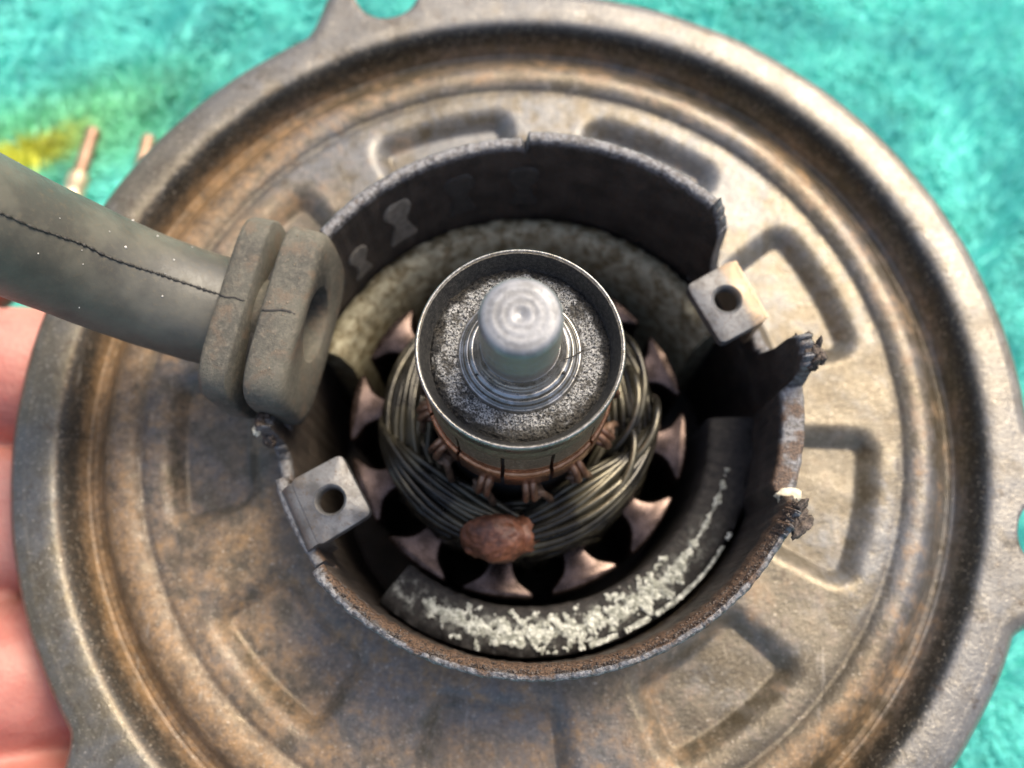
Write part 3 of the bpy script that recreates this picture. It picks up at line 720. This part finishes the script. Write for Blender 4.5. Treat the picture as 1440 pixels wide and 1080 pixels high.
sec = [(6.0, loop(.3, .3, 2, off=HO)), (6.0, loop(5.0, 4.8, 2, off=HO)), (-4.2, loop(5.2, 5.0, 2, off=HO)), (-6.3, loop(5.3, 5.1, 2, off=HO, wob=.03)), (-6.42, loop(5.42, 5.22, 2, off=HO, wob=.02)), (-6.44, loop(A-1.5, B-1.2, 3.4)), (-6.25, loop(A-.8, B-.6, 4.0)), (-5.7, loop(A-.3, B-.15, 4.4)),
       (-4.8, loop(A-.1, B, 4.6, wob=.02)), (-2.2, loop(A, B, 4.8, wob=.02)), (-1.35, loop(A-.05, B-.02, 4.8, wob=.02)), (-1.05, loop(A-.3, B-.25, 4.6)), (-1.03, loop(8.4, 4.8, 2.6))]
v, f = loft(sec); fixn(sharp(mk('inner_lip', v, f, MAT['dusty'], grom, org=gorg), 60))
sec = [(-1.1, loop(8.6, 5.0, 2.6)), (2.4, loop(8.6, 5.0, 2.6))]
v, f = loft(sec); fixn(mk('neck', v, f, MAT['black'], grom, org=gorg))
A2, B2 = 13.1, 9.6
sec = [(.95, loop(8.4, 4.8, 2.6)), (.98, loop(A2-.35, B2-.3, 4.6)), (1.2, loop(A2-.06, B2-.04, 4.8)), (2.0, loop(A2, B2, 4.8, wob=.015)), (4.2, loop(A2-.05, B2-.05, 4.8, wob=.015)), (4.8, loop(A2-.3, B2-.25, 4.6)), (5.0, loop(A2-1.0, B2-.8, 4)), (5.1, loop(8.2, 7.6, 2.1)), (5.2, loop(5.5, 5.5, 2))]
v, f = loft(sec); fixn(sharp(mk('outer_lip', v, f, MAT['dusty'], grom, org=gorg), 60))
TUBE = [(-38.6, 10.8, -20.6), (-45.6, 12.2, -18.4), (-52.2, 13.5, -14.2), (-57.8, 14.4, -7.3), (-62.2, 14.5, 1.6), (-66.5, 14.8, 12.0), (-70.0, 15.6, 24.0)]
tp = spline(TUBE, 60)
v, f = sweep(tp, [7.7]*60, 64, cap=False, wob=lambda i, a: .006*nz(i*.3, math.cos(a)*2, math.sin(a)*2))
tube = mk('tube', v, f, MAT['rubber'], grom, org=gorg)
s = tube.modifiers.new('wall', 'SOLIDIFY'); s.thickness = 1.6*S; s.offset = -1
fixn(tube)
# moulding seam along the tube: a run of little torn ridges
def seam_line():
    out = []; nrm = []
    for i, p in enumerate(tp):
        T = (tp[min(i+1, 59)]-tp[max(i-1, 0)]).normalized(); up = Vector((0, 0, 1)); N = (up-T*up.dot(T)).normalized(); Bv = T.cross(N)
        a = rad(float(np.interp(i, [0, 4, 12, 18, 24, 30, 36, 60], [3, 1, 2, 1.5, -1.5, -7.5, -13, -16]))); sd = 1 if Bv.y > 0 else -1; d = N*math.cos(a)+Bv*(sd*math.sin(a))
        out.append(p+d*7.72); nrm.append(d)
    return out, nrm
sl, sn = seam_line(); sp_ = spline(sl[3:], 220); parts = []
parts.append(sweep(sp_, [.13+.05*nz(i*.5, 2) for i in range(220)], 6))
i = 2
while i < 214:
    L = random.randint(2, 5); q = [sp_[i+k]+Vector((0, 0, .03+.03*random.random())) for k in range(L+1)]
    parts.append(sweep(q, [.12]+[.16+.10*random.random() for _ in range(L-1)]+[.12], 6)); i += L+random.randint(1, 3)
v, f = join(parts); mk('moulding_seam', v, f, MAT['seam'], tube, org=gorg)
# seam over the grommet lips
def lip_pt(r, a, b, p, t):
    z = b*max(0, 1-abs(t/a)**p)**(1/p); return Vector(G0+er*r+et*t+ez*(z+.05))
q = [lip_pt(r, A2, B2-.07, 4.8, -.4+.1*math.sin(r*3)) for r in np.linspace(1.2, 4.6, 10)]
q2 = [lip_pt(r, A, B-.10-(.2 if r < -5.2 else 0), 4.8, -.9+.25*math.sin(r*1.1)) for r in np.linspace(-5.6, -1.3, 12)]
v, f = join([sweep(q, .14, 6), sweep(q2, .2, 6)]); mk('moulding_seam', v, f, MAT['seam'], grom, org=gorg)
# lint and specks on the rubber
parts = []
for k in range(16):
    i = random.randint(12, 50); a = random.uniform(-1.2, 1.3)
    T = (tp[i+1]-tp[i-1]).normalized(); N = (Vector((0, 0, 1))-T*T.z).normalized(); Bv = T.cross(N)
    c = tp[i]+(N*math.cos(a)+Bv*math.sin(a))*7.75; r = random.choice([.07, .09, .12, .18]); parts.append(rough_lump(c, (r, r, r), 1, .3, .6, k))
for k in range(0):
    i = random.randint(36, 44); a = random.uniform(-1.0, 1.1); pts = []
    for j in range(6):
        ii = min(58, i+j//2); T = (tp[ii+1]-tp[ii-1]).normalized(); N = (Vector((0, 0, 1))-T*T.z).normalized(); Bv = T.cross(N)
        aa = a+.11*j+.06*random.random(); pts.append(tp[ii]+(N*math.cos(aa)+Bv*math.sin(aa))*7.8)
    parts.append(sweep(spline(pts, 14), .03, 5))
v, f = join(parts); o = mk('lint', v, f, MAT['lint'], tube, org=gorg); tag(o, kind='stuff')
parts = []
for k in range(110):
    t = random.uniform(-12.3, 12.3); r = random.uniform(-5.2, -1.4); c = lip_pt(r, A, B-(.3 if r < -5 else 0), 4.8, t); q = random.uniform(.025, .04+.07*random.random())
    parts.append(rough_lump(c, (q, q*random.uniform(.6, 1.8), q*.7), 1, .4, .6, k))
v, f = join(parts); o = mk('grit', v, f, MAT['gritty'], grom, org=gorg); tag(o, kind='stuff')

# ================================================================== two rods lying on the towel
def rod(name, a, b, r, fer, label):
    a, b = Vector(a), Vector(b); d = (b-a).normalized(); L = (b-a).length
    root = empty(name, (a.x, a.y, a.z+ZO)); tag(root, label, 'metal rod', 'metal rods lying on the towel'); og = (a.x, a.y, a.z+ZO)
    pts = [b-d*t for t in (0, .25, .7, 1.4, 3, L*.5, L)]; rr = [r*.3, r*.75, r*.97, r*1.0, r*.96, r, r]
    v, f = sweep(pts, rr, 20); fixn(mk('shank', v, f, MAT['rod'], root, org=og))
    p0 = a+d*fer[0]; L2 = fer[1]-fer[0]
    pts = [p0+d*(L2*t) for t in (0, .04, .3, .36, .42, .62, .68, .74, .96, 1)]; k = r*1.5; rr = [k*.8, k, k, k*.86, k, k, k*.86, k, k, k*.78]
    v, f = sweep(pts, rr, 20); fixn(sharp(mk('ferrule', v, f, MAT['ferrule'], root, org=og), 40)); return root
zr = -ZO+1.6
rod('metal_rod', (-107, 51, zr), (-101.6, 86, zr), 1.6, (9, 23), 'brown metal rod whose pale ferrule shows beside the rubber sleeve')
rod('metal_rod', (-92, 50, zr), (-88.2, 84, zr), 1.6, (8, 18.5), 'brown metal rod half hidden under the flange edge, only its end showing')

# ================================================================== the hand that steadies the flange
def make_hand():
    chains = []
    ys = [11.0, -13.6, -37.8, -61.0]; ln = [0, -4, 0, 8]
    for k, (y, dx) in enumerate(zip(ys, ln)):
        b = y*.78-3.5
        chains.append(([(-176, b, -72), (-150, b*1.05, -66), (-124, y*.98, -54), (-106, y, -50.0), (-92, y, -49.2), (-80+dx*.3, y, -49.8), (-66+dx, y*.99, -56), (-58+dx, y*.98, -60)],
                       [16, 14.5, 13, 12.0, 12.1, 11.4, 10.0, 8.6]))
    # palm
    for y, r in ((-2, 16), (-15, 17), (-28, 17), (-40, 15)):
        chains.append(([(-215, y*.8-4, -72), (-190, y*.9-3, -72), (-165, y, -71), (-146, y*1.02, -66)], [16, r, r, r*.85]))
    # thumb leaves the side of the palm and lies along the flange underside, below the sleeve
    chains.append(([(-192, 2, -70), (-168, 20, -66), (-142, 31, -60), (-118, 34, -55), (-99, 33, -54)], [17, 15, 12, 11.4, 9]))
    # wrist and forearm
    chains.append(([(-205, -18, -72), (-245, -24, -70), (-300, -30, -64)], [23, 25, 30])); chains.append(([(-205, -32, -72), (-245, -38, -70), (-300, -44, -64)], [20, 23, 28]))
    parts = []
    for pts, rr in chains:
        n = 26; p = spline(pts, n); r = [np.interp(i/(n-1)*(len(rr)-1), range(len(rr)), rr) for i in range(n)]
        # rounded ends
        for end, sgn in ((0, 1), (1, -1)):
            pass
        e = (p[-1]-p[-2]).normalized(); q = p+[p[-1]+e*r[-1]*.5, p[-1]+e*r[-1]*.85, p[-1]+e*r[-1]*.99]; rq = r+[r[-1]*.86, r[-1]*.52, r[-1]*.12]
        parts.append(sweep(q, rq, 24))
    v, f = join(parts); org = (-150, -20, 0)
    o = mk('hand', v, f, MAT['skin'], None, org=org); o.location = Vector(org)*S
    fixn(o)
    m = o.modifiers.new('fuse', 'REMESH'); m.mode = 'VOXEL'; m.voxel_size = 1.1*S; m.use_smooth_shade = True
    m = o.modifiers.new('soften', 'SMOOTH'); m.iterations = 3; m.factor = .5
    dg = bpy.context.evaluated_depsgraph_get(); me = bpy.data.meshes.new_from_object(o.evaluated_get(dg)); o.modifiers.clear(); o.data = me
    # creases across the finger joints
    co = np.empty(len(me.vertices)*3); me.vertices.foreach_get('co', co); co = co.reshape(-1, 3)
    nn = np.empty(len(me.vertices)*3); me.vertex_normals.foreach_get('vector', nn); nn = nn.reshape(-1, 3)
    dd = np.zeros(len(co))
    for i in range(len(co)):
        x, y, z = co[i]/S+np.array([org[0], org[1], 0])
        dz = .16*nz(x*.35, y*.35, z*.35)
        for cx in (-88.5, -86.8, -112): dz -= .45*math.exp(-((x-cx+.8*nz(y*.2, z*.2))/.7)**2)
        dd[i] = dz
    me.vertices.foreach_set('co', (co+nn*dd[:, None]*S).ravel())
    me.polygons.foreach_set('use_smooth', [True]*len(me.polygons))
    if not me.materials: me.materials.append(MAT['skin'])
    tag(o, 'bare hand with fingers tucked under the rim of the flange', 'hand')
make_hand()
